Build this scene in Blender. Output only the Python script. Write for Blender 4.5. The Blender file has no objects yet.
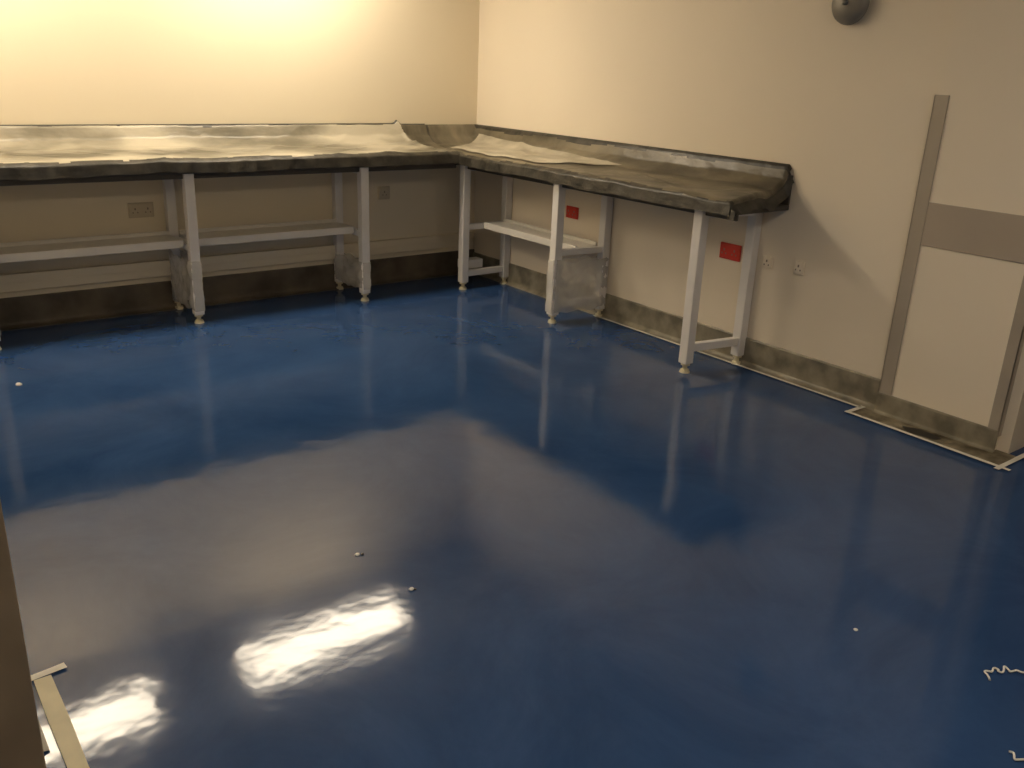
import bpy, bmesh, math, random
from mathutils import Vector, Matrix, noise
random.seed(4)
S=bpy.context.scene
try:
    S.view_settings.view_transform='Standard'
    S.view_settings.look='None'
except Exception as e: print(e)

# ---------------------------------------------------------------- materials
def mat(name,col,rough=.5,metal=0,var=.0,scale=8,bump=0,bscale=60,col2=None,spec=.5,alpha=1,emit=None,es=0,detail=3,lo=.35,hi=.65,stretch=None):
    m=bpy.data.materials.new(name);m.use_nodes=True
    nt=m.node_tree;b=nt.nodes['Principled BSDF']
    b.inputs['Roughness'].default_value=rough;b.inputs['Metallic'].default_value=metal
    b.inputs['Specular IOR Level'].default_value=spec
    b.inputs['Alpha'].default_value=alpha
    c=(*col,1)
    tc=nt.nodes.new('ShaderNodeTexCoord');src=tc.outputs['Object']
    if stretch:
        mp=nt.nodes.new('ShaderNodeMapping');mp.inputs['Scale'].default_value=stretch;mp.inputs['Rotation'].default_value=(0,0,.35)
        nt.links.new(src,mp.inputs['Vector']);src=mp.outputs['Vector']
    n=nt.nodes.new('ShaderNodeTexNoise');n.inputs['Scale'].default_value=scale;n.inputs['Detail'].default_value=detail
    nt.links.new(src,n.inputs['Vector'])
    r=nt.nodes.new('ShaderNodeValToRGB')
    r.color_ramp.elements[0].position=lo;r.color_ramp.elements[1].position=hi
    if col2 is None: col2=tuple(x*(1-var) for x in col)
    r.color_ramp.elements[0].color=(*col2,1);r.color_ramp.elements[1].color=c
    nt.links.new(n.outputs['Fac'],r.inputs['Fac']);nt.links.new(r.outputs['Color'],b.inputs['Base Color'])
    if bump:
        n2=nt.nodes.new('ShaderNodeTexNoise');n2.inputs['Scale'].default_value=bscale;n2.inputs['Detail'].default_value=2
        nt.links.new(src,n2.inputs['Vector'])
        bp=nt.nodes.new('ShaderNodeBump');bp.inputs['Strength'].default_value=bump;bp.inputs['Distance'].default_value=.01
        nt.links.new(n2.outputs['Fac'],bp.inputs['Height']);nt.links.new(bp.outputs['Normal'],b.inputs['Normal'])
    if emit:
        b.inputs['Emission Color'].default_value=(*emit,1);b.inputs['Emission Strength'].default_value=es
    return m
M={}
M['wallL']=mat('wall_paint_light_tint',(.81,.72,.55),.55,var=.03,scale=1.5,spec=.3,detail=1)  # same paint as the right wall; warm lamplight tint put into its colour
M['wallR']=mat('wall_paint_right',(.82,.735,.60),.5,var=.03,scale=1.5,spec=.3,detail=1)
M['ceil']=mat('ceiling_paint',(.76,.73,.66),.8,var=.02,detail=0)
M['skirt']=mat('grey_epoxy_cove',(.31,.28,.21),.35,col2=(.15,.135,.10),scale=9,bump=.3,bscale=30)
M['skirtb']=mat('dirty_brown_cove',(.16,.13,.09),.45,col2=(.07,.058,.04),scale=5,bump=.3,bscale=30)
M['screed']=mat('bare_screed',(.30,.26,.18),.6,col2=(.07,.055,.03),scale=9,bump=.6,bscale=40)
M['white']=mat('white_powder_coat',(.80,.78,.76),.35,var=.05,scale=10,detail=1)
M['shelf']=mat('white_laminate',(.78,.75,.69),.3,var=.06,scale=6,detail=1)
M['top']=mat('bench_laminate',(.07,.062,.05),.5,var=.1,detail=1)
M['foot']=mat('foot_cream_plastic',(.7,.64,.45),.4,var=.1,detail=1)
M['sheet']=mat('clear_polythene_dusty',(.44,.40,.31),.34,col2=(.13,.118,.085),scale=2.6,bump=.45,bscale=14,stretch=(.8,2.2,1),detail=5,lo=.34,hi=.62)
M['sheet2']=mat('brown_polythene',(.22,.19,.13),.36,col2=(.06,.052,.035),scale=3.2,bump=.45,bscale=14,stretch=(2.2,.9,1),detail=5,lo=.36,hi=.70)
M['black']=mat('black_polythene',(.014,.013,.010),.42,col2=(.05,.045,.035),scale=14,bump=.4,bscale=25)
M['paper']=mat('pale_polythene_fold',(.54,.50,.40),.38,col2=(.32,.29,.22),scale=5,bump=.3,bscale=14,stretch=(2,1,1))
M['film']=mat('clear_polythene_wrap',(.80,.78,.72),.22,var=.1,scale=10,bump=.5,bscale=30,alpha=.5,detail=1)
M['red']=mat('red_socket_plastic',(.62,.05,.03),.35,var=.1,detail=1)
M['socket']=mat('cream_socket_plastic',(.6,.52,.38),.4,var=.1,detail=1)
M['dark']=mat('dark_plastic',(.03,.028,.025),.4,var=.1,detail=1)
M['slot']=mat('socket_slots',(.25,.21,.16),.4,var=.1,detail=1)
M['guard']=mat('aluminium_corner_guard',(.42,.37,.30),.4,metal=.1,var=.08,scale=5,detail=1)
M['rail']=mat('taupe_wall_protection',(.42,.36,.29),.5,var=.06,scale=4,detail=1)
M['tape']=mat('masking_tape',(.82,.80,.72),.6,var=.12,scale=12)
M['tape2']=mat('cream_tape',(.78,.71,.50),.6,var=.12,scale=12)
M['wood']=mat('brown_door_frame',(.30,.23,.15),.45,var=.25,scale=5)
M['bell']=mat('grey_metal',(.22,.21,.19),.4,metal=.2,var=.2)
M['string']=mat('white_string',(.85,.83,.78),.7,var=.05,detail=1)
M['lamp']=mat('lamp_diffuser',(.9,.88,.8),.5,emit=(1,.85,.64),es=30,detail=0)
M['lampfill']=mat('fill_lamp_diffuser',(.9,.88,.8),.5,emit=(1,.86,.69),es=13,detail=0)  # emission of the added fill lamps
M['lampbody']=mat('lamp_housing',(.8,.8,.78),.4,detail=0)
def floor_mat():
    m=bpy.data.materials.new('blue_epoxy_resin');m.use_nodes=True
    nt=m.node_tree;b=nt.nodes['Principled BSDF'];L=nt.links.new
    tc=nt.nodes.new('ShaderNodeTexCoord')
    n=nt.nodes.new('ShaderNodeTexNoise');n.inputs['Scale'].default_value=1.7;n.inputs['Detail'].default_value=8;n.inputs['Roughness'].default_value=.72
    n.inputs['Distortion'].default_value=.8
    L(tc.outputs['Object'],n.inputs['Vector'])
    r=nt.nodes.new('ShaderNodeValToRGB');r.color_ramp.elements[0].position=.33;r.color_ramp.elements[1].position=.72
    r.color_ramp.elements[0].color=(.018,.053,.150,1);r.color_ramp.elements[1].color=(.035,.085,.215,1)
    L(n.outputs['Fac'],r.inputs['Fac']);L(r.outputs['Color'],b.inputs['Base Color'])
    b.inputs['IOR'].default_value=1.43
    n1=nt.nodes.new('ShaderNodeTexNoise');n1.inputs['Scale'].default_value=5;n1.inputs['Detail'].default_value=3
    L(tc.outputs['Object'],n1.inputs['Vector'])
    b1=nt.nodes.new('ShaderNodeBump');b1.inputs['Strength'].default_value=.18;b1.inputs['Distance'].default_value=.01
    L(n1.outputs['Fac'],b1.inputs['Height']);L(b1.outputs['Normal'],b.inputs['Normal'])
    mr=nt.nodes.new('ShaderNodeMapRange');mr.inputs['To Min'].default_value=.045;mr.inputs['To Max'].default_value=.14
    L(n.outputs['Fac'],mr.inputs['Value']);L(mr.outputs['Result'],b.inputs['Roughness'])
    return m
M['floor']=floor_mat()

# ---------------------------------------------------------------- helpers
def link(o,parent=None):
    bpy.context.collection.objects.link(o)
    if parent: o.parent=parent
    return o
def empty(name,loc=(0,0,0)):
    o=bpy.data.objects.new(name,None);o.empty_display_size=.1;o.location=loc;return link(o)
def meshobj(name,bm,mats,parent=None,smooth=False):
    me=bpy.data.meshes.new(name);bm.normal_update();bm.to_mesh(me);bm.free()
    for m in (mats if isinstance(mats,(list,tuple)) else [mats]): me.materials.append(M[m])
    if smooth:
        for p in me.polygons:p.use_smooth=True
    return link(bpy.data.objects.new(name,me),parent)
def abox(bm,a,b,bev=0,mi=0):
    x0,y0,z0=[min(a[i],b[i]) for i in range(3)];x1,y1,z1=[max(a[i],b[i]) for i in range(3)]
    v=[bm.verts.new(p) for p in [(x0,y0,z0),(x1,y0,z0),(x1,y1,z0),(x0,y1,z0),(x0,y0,z1),(x1,y0,z1),(x1,y1,z1),(x0,y1,z1)]]
    fs=[bm.faces.new([v[i] for i in f]) for f in [(0,3,2,1),(4,5,6,7),(0,1,5,4),(1,2,6,5),(2,3,7,6),(3,0,4,7)]]
    for f in fs:f.material_index=mi
    if bev:
        es=list({e for f in fs for e in f.edges})
        r=bmesh.ops.bevel(bm,geom=es,offset=bev,segments=2,affect='EDGES',profile=.5)
        for f in r['faces']:f.material_index=mi
def box(name,a,b,m,parent=None,bev=0):
    bm=bmesh.new();abox(bm,a,b,bev);return meshobj(name,bm,m,parent)
def cyl(bm,c,r,h,seg=20,r2=None,axis='Z',mi=0):
    mt=Matrix.Translation(c)
    if axis=='X': mt=mt@Matrix.Rotation(math.pi/2,4,'Y')
    if axis=='Y': mt=mt@Matrix.Rotation(math.pi/2,4,'X')
    q=bmesh.ops.create_cone(bm,cap_ends=True,segments=seg,radius1=r,radius2=r if r2 is None else r2,depth=h,matrix=mt)
    for v in q['verts']:
        for f in v.link_faces:f.material_index=mi

H=2.4; XL=-3.66
# ---------------------------------------------------------------- room
box('floor',(-5.4,-7.2,-.1),(.5,.15,0),'floor')
box('ceiling',(-5.4,-7.2,H),(.5,.15,H+.1),'ceil')
box('wall_back',(-5.4,0,0),(.15,.15,H),'wallL')
box('wall_right',(0,-3.95,0),(.15,0,H),'wallR')
box('wall_recess',(.30,-7.2,0),(.45,-3.95,H),'wallR')
box('wall_left',(XL-.12,-3.60,0),(XL,0,H),'wallR')
box('wall_front',(-5.4,-7.2,0),(.5,-7.05,H),'wallR')
box('wall_outer',(-5.4,-7.05,0),(-5.25,0,H),'wallR')

def skirt(name,pts,h=.15,out=.012,cove=.035,m='skirt'):
    bm=bmesh.new();rows=[]
    for i,(p,n) in enumerate(pts):
        prof=[(0,h),(out*.7,h),(out,h-.006),(out,cove+.01)]
        for k in range(1,6):
            a=k/5*math.pi/2
            prof.append((out+cove-cove*math.cos(a),cove-cove*math.sin(a)+.004))
        prof.append((out+cove,0.0));
        rows.append([bm.verts.new((p[0]+n[0]*o,p[1]+n[1]*o,z)) for o,z in prof])
    for i in range(len(rows)-1):
        for j in range(len(rows[0])-1):
            bm.faces.new([rows[i][j],rows[i][j+1],rows[i+1][j+1],rows[i+1][j]])
    return meshobj(name,bm,m)
skirt('baseboard_right',[((0,0),(-1,0)),((0,-3.345),(-1,0))],h=.15,out=.012,cove=.03)
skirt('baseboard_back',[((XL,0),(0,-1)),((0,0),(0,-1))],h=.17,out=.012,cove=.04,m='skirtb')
skirt('baseboard_left',[((XL,-3.55),(1,0)),((XL,0),(1,0))],h=.15)
bm=bmesh.new();abox(bm,(XL,0,.205),(-.02,-.03,.30),.004);abox(bm,(XL,-.03,.25),(-.02,-.033,.254))
meshobj('trim_trunking',bm,'wallL')

# pilaster
PX=-.03
bm=bmesh.new();abox(bm,(0,-3.90,0),(PX,-3.36,H));meshobj('wall_pilaster',bm,'wallR')
bm=bmesh.new()
abox(bm,(PX-.006,-3.415,.09),(PX,-3.352,1.42),.002);abox(bm,(PX-.006,-3.358,.09),(0,-3.352,1.42),.002)
meshobj('trim_corner_guard',bm,'guard')
bm=bmesh.new()
abox(bm,(PX-.006,-3.908,.07),(PX,-3.86,1.42),.002);abox(bm,(PX-.006,-3.908,.07),(.0,-3.902,1.42),.002)
meshobj('trim_corner_guard',bm,'guard')
box('trim_protection_band',(PX-.005,-3.86,.80),(PX,-3.415,.985),'rail',bev=.002)
skirt('baseboard_pilaster',[((PX,-3.35),(-1,0)),((PX,-3.91),(-1,0))],h=.10,out=.008,cove=.015)
box('door_1',(.24,-4.95,0),(.29,-3.97,2.05),'wood',bev=.003)
bm=bmesh.new()
n=26;rowa=[];rowb=[]
for i in range(n+1):
    y=-3.28-(4.0-3.28)*i/n
    rowa.append(bm.verts.new((-.165+.006*noise.noise((y*9,0,0)),y,.003)));rowb.append(bm.verts.new((-.0,y,.004)))
for i in range(n): bm.faces.new([rowa[i],rowb[i],rowb[i+1],rowa[i+1]])
meshobj('bare_screed_strip',bm,'screed')
bm=bmesh.new()
N=28;ro=[]
for i in range(N):
    a=2*math.pi*i/N;k=1+.35*noise.noise((math.cos(a)*2,math.sin(a)*2,3))
    ro.append(bm.verts.new((-.108+.036*k*math.cos(a),-3.62+.085*k*math.sin(a),.0050)))
bm.faces.new(ro);meshobj('floor_stain',bm,'dark')

def tape(name,pts,w,m='tape'):
    bm=bmesh.new()
    for k in range(len(pts)-1):
        a=Vector(pts[k]);b=Vector(pts[k+1]);d=(b-a).normalized();nn=Vector((-d.y,d.x))
        steps=max(2,int((b-a).length/.08));prev=None
        for i in range(steps+1):
            c=a+(b-a)*i/steps
            if i==0:c=c-d*w*.5
            if i==steps:c=c+d*w*.5
            ww=w/2*(1+.12*noise.noise((c.x*20,c.y*20,k)))
            z=.006+.001*k
            l=bm.verts.new((c.x+nn.x*ww,c.y+nn.y*ww,z));r=bm.verts.new((c.x-nn.x*ww,c.y-nn.y*ww,z))
            if prev: bm.faces.new([prev[0],prev[1],r,l])
            prev=(l,r)
    return meshobj(name,bm,m)
tape('masking_tape',[(-.055,-1.42),(-.055,-3.28)],.020)
tape('masking_tape',[(-.04,-3.29),(-.165,-3.29),(-.178,-4.03)],.022)
tape('masking_tape',[(-.20,-4.0),(-.02,-4.0),(.2,-4.0)],.022)
tape('masking_tape',[(-3.575,-3.30),(-3.575,-4.2)],.040,'tape2')
tape('masking_tape',[(-3.62,-3.27),(-3.53,-3.26)],.024,'tape')

bm=bmesh.new()
abox(bm,(XL-.14,-3.66,0),(XL+.025,-3.60,2.1),.004)
abox(bm,(XL-.0,-3.60,0),(XL+.018,-3.52,2.1),.003)
meshobj('door_frame',bm,'wood')

# ---------------------------------------------------------------- benches
D=.385; BK=.031; W=.054; ZT=.845
def frame(bm,P,bar=.13,arm=.43):
    def B(a0,d0,z0,a1,d1,z1,bev=.004,mi=0):
        p=P(a0,d0,z0);q=P(a1,d1,z1);abox(bm,p,q,bev,mi)
    h=W/2
    for dd in (D,BK):
        B(-h,dd-h,.05,h,dd+h,ZT)
        c=P(0,dd,.028);cyl(bm,c,.012,.05,12,mi=1)
        cyl(bm,P(0,dd,.008),.028,.016,20,r2=.022,mi=1)
        cyl(bm,P(0,dd,.046),.024,.012,16,mi=1)
    B(-h*.8,BK+h,ZT-.045,h*.8,D-h,ZT-.002)
    B(-h*.7,BK+h,bar-.02,h*.7,D-h,bar+.022)
    if arm: B(-h*.7,BK+h,arm-.02,h*.7,D-h,arm+.018)
def wrap(name,P,parent,z0,z1,seed,skew=0):
    """crumpled clear film wrapped round the lower frame"""
    bm=bmesh.new()
    for side in (-1,1):
        g=[]
        for i in range(29):
            row=[]
            for j in range(19):
                s=i/28;v=j/18
                d=BK-.02+(D+.035-BK+.02)*s
                zt=z1+.03*noise.noise((s*4,seed,side));zb=z0+.02*noise.noise((s*5,seed+4,side))
                z=zb+(zt-zb)*v
                ed=.034+.010*noise.noise((s*5,v*5,seed+side))+.008*noise.noise((s*13,v*11,seed))
                a=side*ed
                if s>.93 or s<.05: a*=.75
                x,y,zz=P(a,d,z)
                if skew: y+=skew*(D-d)/(D-BK)
                row.append(bm.verts.new((x,y,zz)))
            g.append(row)
        for i in range(28):
            for j in range(18):
                f=bm.faces.new([g[i][j],g[i+1][j],g[i+1][j+1],g[i][j+1]]);f.smooth=True
        if side==-1: e0=[r for r in g[-1]]
        else:
            for j in range(18): bm.faces.new([e0[j],g[-1][j],g[-1][j+1],e0[j+1]])
    for v in bm.verts:
        lim=-.003
        if v.co.y>lim:v.co.y=lim
        if v.co.x>lim:v.co.x=lim
    meshobj(name,bm,'film',parent)
def PB(x0): return lambda a,d,z:(x0+a,-d,z)
def PR(y0): return lambda a,d,z:(-d,y0+a,z)
def shelf(name,parent,P,a0,a1,d0,d1,z):
    bm=bmesh.new()
    abox(bm,P(a0,d0,z-.022),P(a1,d1,z),.003)
    abox(bm,P(a0,d1-.018,z-.036),P(a1,d1+.004,z+.008),.003)
    abox(bm,P(a0,d0,z-.03),P(a1,d0+.016,z+.02),.003)
    meshobj(name,bm,'shelf',parent)
b1=empty('workbench')
xs=[-3.23,-2.192,-1.12]
for i,x in enumerate(xs):
    bm=bmesh.new();frame(bm,PB(x))
    meshobj('leg_frame_%d'%(i+1),bm,['white','foot'],b1)
    wrap('film_wrap_%d'%(i+1),PB(x),b1,.075,(.36,.36,.25)[i],i*3.1)
P0=PB(0)
shelf('shelf_1',b1,P0,-3.6,-3.26,.06,.31,.46)
shelf('shelf_2',b1,P0,-3.20,-2.22,.06,.31,.46)
shelf('shelf_3',b1,P0,-2.165,-1.15,.06,.31,.46)
bm=bmesh.new();abox(bm,(XL+.02,-.004,ZT),(-.43,-D-.04,ZT+.025),.004)
abox(bm,(XL+.02,-.004,ZT+.025),(-.66,-.018,ZT+.17),.003)
abox(bm,(XL+.02,-D+.012,ZT-.03),(-.43,-D-.005,ZT),.003)
meshobj('worktop',bm,'top',b1)
b2=empty('workbench')
ys=[(-.43,.11,0),(-1.395,.11,-.035),(-2.475,.13,-.05)]
for i,(y,br,sk) in enumerate(ys):
    bm=bmesh.new();frame(bm,PR(y),bar=br,arm=.43 if i<2 else None)
    for v in bm.verts: v.co.y+=sk*max(0,min(1,(v.co.x+D-W/2)/(D-BK-W)))
    meshobj('leg_frame_%d'%(i+1),bm,['white','foot'],b2)
wrap('film_wrap_1',PR(-1.395),b2,.07,.38,12.2,-.035)
shelf('shelf_1',b2,PR(0),-1.40,-.46,.06,.24,.45)
bm=bmesh.new();abox(bm,(-.004,-.004,ZT),(-D-.04,-2.70,ZT+.025),.004)
abox(bm,(-.004,-.004,ZT+.025),(-.018,-2.70,ZT+.17),.003)
abox(bm,(-D+.012,-.46,ZT-.03),(-D-.005,-2.69,ZT),.003)
meshobj('worktop',bm,'top',b2)
bm=bmesh.new();abox(bm,(-.36,-.40,.13),(-.20,-.32,.19),.004);meshobj('junction_box',bm,'white',b2)

# ---------------------------------------------------------------- dust sheets
PRF=[(0,.006,1.065),(.06,.02,1.055),(.2,.05,.99),(.30,.12,.945),(.60,.30,.925),(.78,.420,.915),(.84,.447,.900),(1,.452,.848)]
def prof(t):
    for k in range(len(PRF)-1):
        if t<=PRF[k+1][0]+1e-9:
            s=(t-PRF[k][0])/(PRF[k+1][0]-PRF[k][0])
            return PRF[k][1]+(PRF[k+1][1]-PRF[k][1])*s, PRF[k][2]+(PRF[k+1][2]-PRF[k][2])*s
    return PRF[-1][1:]
def upz(dist):
    """height of the sheet as it climbs the wall, by distance from that wall"""
    dist=max(dist,.006)
    for k in range(4):
        d0,z0=PRF[k][1:];d1,z1=PRF[k+1][1:]
        if dist<=d1: return z0+(z1-z0)*(dist-d0)/(d1-d0)
    return 0
def surf(a,t,seed):
    d,z=prof(t)
    w=noise.noise((a*2.2+seed,t*2.0,seed));w2=noise.noise((a*9+seed,t*5,seed*2))
    c1=1-abs(noise.noise((a*2.1+t*2.2,seed,t*1.5)))*3.5
    c2=1-abs(noise.noise((a*3.3-t*3,seed+5,t*2)))*3.5
    k=min(1,t*5)*(1 if t<.75 else max(0,(1-t)/.25))
    z+=k*(.004*w+.0015*w2+.008*max(0,c1)**2+.005*max(0,c2)**2)
    if t<.78: z=max(z,.880)
    if t>.78:
        f=(t-.78)/.22
        z-=f*(.012*noise.noise((a*2.0+seed,3,0))+.007*noise.noise((a*8+seed,7,0))+.004)
        d+=f*.010*noise.noise((a*12,seed,1))+.008*f
    return d,z
def sheet(name,P,a_of,nu,nv,mats,seed,endfn=None,darkback=.05,darkfront=.84,split=None,endblack=2):
    bm=bmesh.new();g=[]
    for i in range(nu+1):
        row=[]
        for j in range(nv+1):
            t=j/nv;s=i/nu;a=a_of(s,t)
            d,z=surf(a,t,seed)
            if endfn: d,z=endfn(s,t,a,d,z)
            row.append(bm.verts.new(P(a,d,z)))
        g.append(row)
    for i in range(nu):
        for j in range(nv):
            f=bm.faces.new([g[i][j],g[i+1][j],g[i+1][j+1],g[i][j+1]])
            t=(j+.5)/nv;s=(i+.5)/nu;a=a_of(s,t)
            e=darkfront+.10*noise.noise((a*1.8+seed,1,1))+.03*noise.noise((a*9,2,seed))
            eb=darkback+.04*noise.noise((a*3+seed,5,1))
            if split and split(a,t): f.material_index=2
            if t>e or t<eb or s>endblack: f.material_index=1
            f.smooth=True
    return meshobj(name,bm,mats)
def endL(s,t,a,d,z):
    r=a-(-.66+.17*t)            # raised overlap ridge running diagonally to the corner
    z+=.010+.022*(1-t)*math.exp(-(r/.018)**2)
    if r>0: z+=-.004
    return d,z
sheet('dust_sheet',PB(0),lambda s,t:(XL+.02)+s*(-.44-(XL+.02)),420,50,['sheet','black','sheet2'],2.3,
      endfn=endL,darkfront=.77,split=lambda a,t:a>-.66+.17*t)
def endR(s,t,a,d,z):
    z=max(z,upz(-a)) if t<.97 else z
    if s>.978:
        f=(s-.978)/.022
        k=.085*(1-t*.35) if t<.85 else .02
        z-=f*k*(1+.3*noise.noise((t*9,1,1)))
    return d,z
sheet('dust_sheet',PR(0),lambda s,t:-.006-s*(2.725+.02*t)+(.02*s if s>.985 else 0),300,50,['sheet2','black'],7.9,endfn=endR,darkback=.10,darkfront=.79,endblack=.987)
bm=bmesh.new();nu,nv=60,24;g=[]
for i in range(nu+1):
    row=[]
    for j in range(nv+1):
        s=i/nu;v=j/nv
        a0=-.10-.16*v;a1=-1.62+.45*v
        a=a0+(a1-a0)*s+.02*noise.noise((v*4,s*3,1))
        t0=.19+.10*s;t1=.74-.04*s+.04*noise.noise((s*5,1,8))
        t=t0+(t1-t0)*v
        d,z=surf(a,t,7.9);z=max(z,upz(-a))
        row.append(bm.verts.new((-d-.002,a,z+.006)))
    g.append(row)
for i in range(nu):
    for j in range(nv):
        f=bm.faces.new([g[i][j],g[i+1][j],g[i+1][j+1],g[i][j+1]]);f.smooth=True
meshobj('folded_sheet',bm,'paper')

# ---------------------------------------------------------------- wall sockets
def socket(name,wall,pos,z,w,h,m,twin=True):
    bm=bmesh.new()
    def P(a,d,zz): return (pos+a,-d,zz) if wall=='b' else (-d,pos+a,zz)
    abox(bm,P(-w/2,0,z-h/2),P(w/2,.012,z+h/2),.003)
    abox(bm,P(-w/2+.008,.012,z-h/2+.008),P(w/2-.008,.016,z+h/2-.008),.002)
    for s in ((-1,1) if twin else (0,)):
        c=s*w/4
        abox(bm,P(c-.004,.0155,z+.002),P(c+.004,.0175,z+.014),0,1)
        abox(bm,P(c-.016,.0155,z-.016),P(c-.010,.0175,z-.008),0,1)
        abox(bm,P(c+.010,.0155,z-.016),P(c+.016,.0175,z-.008),0,1)
    return meshobj(name,bm,[m,'slot'])
socket('wall_socket','b',-2.35,.60,.14,.085,'socket')
socket('wall_socket','b',-.76,.62,.09,.085,'socket',False)
socket('red_wall_socket','r',-1.09,.60,.11,.075,'red')
socket('red_wall_socket','r',-2.375,.58,.135,.085,'red')
socket('wall_socket','r',-2.62,.57,.06,.06,'wallR',False)
socket('wall_socket','r',-2.81,.58,.055,.07,'wallR',False)

# alarm bell
a=empty('alarm_bell')
bm=bmesh.new()
rings=[];bz=1.785;by=-2.885
for k in range(9):
    th=k/8*math.pi/2;r=.092*math.cos(th)+.0005;x=-.03-.04*math.sin(th)
    rings.append([bm.verts.new((x,by+r*math.cos(2*math.pi*i/32),bz+r*math.sin(2*math.pi*i/32))) for i in range(32)])
for k in range(8):
    for i in range(32): bm.faces.new([rings[k][i],rings[k][(i+1)%32],rings[k+1][(i+1)%32],rings[k+1][i]])
bm.faces.new(rings[0]);cyl(bm,(-.074,by,bz),.012,.012,14,axis='X')
meshobj('gong',bm,'bell',a,smooth=True)
bm=bmesh.new();cyl(bm,(-.015,by,bz),.05,.03,28,axis='X');abox(bm,(0,by+.03,bz+.03),(-.035,by+.10,bz+.15),.006);meshobj('bracket',bm,'white',a)

# ---------------------------------------------------------------- debris
def crumb(loc,r,m='string'):
    bm=bmesh.new();bmesh.ops.create_icosphere(bm,subdivisions=2,radius=r)
    for v in bm.verts:
        v.co*=1+.5*noise.noise(v.co*60+Vector((loc[0],loc[1],0)));v.co.z*=.5
        v.co+=Vector((loc[0],loc[1],r*.35))
    meshobj('floor_debris',bm,m)
crumb((-2.66,-3.18),.008);crumb((-2.645,-3.185),.006,'dark');crumb((-2.62,-3.44),.008);crumb((-2.612,-3.445),.005,'dark');crumb((-3.23,-1.0),.014);crumb((-1.69,-4.31),.006)
def string(name,pts,r=.0026):
    cu=bpy.data.curves.new(name,'CURVE');cu.dimensions='3D';cu.bevel_depth=r;cu.bevel_resolution=3
    sp=cu.splines.new('NURBS');sp.points.add(len(pts)-1)
    for p,q in zip(sp.points,pts):p.co=(*q,1)
    sp.use_endpoint_u=True;sp.order_u=3
    cu.materials.append(M['string']);link(bpy.data.objects.new(name,cu))
# image-like frame on the floor: u = to the right, v = away
uv=Vector((.79,-.61));vv=Vector((.61,.79))
O=Vector((-1.575,-4.615))
path=[(0,-.035),(.004,-.018),(-.002,-.004),(.012,.004),(.022,-.004),(.030,.010),(.040,.018),(.046,.006),(.036,.000),(.050,-.004),(.060,.010),(.066,.024),(.074,.012),(.070,.000),(.084,.002),(.094,.012),(.100,.000),(.112,-.004),(.124,.008),(.130,.020),(.142,.010),(.156,.002),(.17,.014),(.19,.008),(.21,.016)]
string('loose_string',[((O+uv*u+vv*v).x,(O+uv*u+vv*v).y,.004+.002*(k%3)) for k,(u,v) in enumerate(path)])
string('loose_string',[(-1.83+.012*math.sin(i*1.3),-4.84+.006*i,.004+.002*(i%2)) for i in range(8)])

# ---------------------------------------------------------------- lights
def lamp(x,y,L=1.16,Wd=.28,m='lamp'):
    e=empty('ceiling_or_fill_light')  # shared by the room's own fixtures and the added fill lamps
    bm=bmesh.new();z=H
    abox(bm,(x-L/2-.02,y-Wd/2-.02,z-.05),(x+L/2+.02,y+Wd/2+.02,z),.004);meshobj('housing',bm,'lampbody',e)
    bm=bmesh.new();abox(bm,(x-L/2,y-Wd/2,z-.062),(x+L/2,y+Wd/2,z-.0505));meshobj('diffuser',bm,m,e)
lamp(-1.52,-.51);lamp(-3.12,-.50,L=.86)
lamp(-1.6,-4.9,m='lampfill');lamp(-3.2,-4.9,m='lampfill')  # unseen fill lamps, added to brighten the near floor and bench legs
w=bpy.data.worlds.new('world');S.world=w;w.use_nodes=True
w.node_tree.nodes['Background'].inputs[0].default_value=(.9,.8,.6,1);w.node_tree.nodes['Background'].inputs[1].default_value=.05

# ---------------------------------------------------------------- camera
yaw,pt,ro,f=-.66446,.34241,.04177,889.85
F=Vector((-math.sin(yaw)*math.cos(pt),math.cos(yaw)*math.cos(pt),-math.sin(pt)))
R=Vector((math.cos(yaw),math.sin(yaw),0));U=R.cross(F)
R2=R*math.cos(ro)+U*math.sin(ro);U2=-R*math.sin(ro)+U*math.cos(ro)
cd=bpy.data.cameras.new('camera');co=bpy.data.objects.new('camera',cd);link(co)
m=Matrix((R2,U2,-F)).transposed().to_4x4();m.translation=Vector((-3.80128,-5.38591,1.46107));co.matrix_world=m
cd.sensor_width=36;cd.lens=f/1024*36;cd.clip_start=.02
S.camera=co
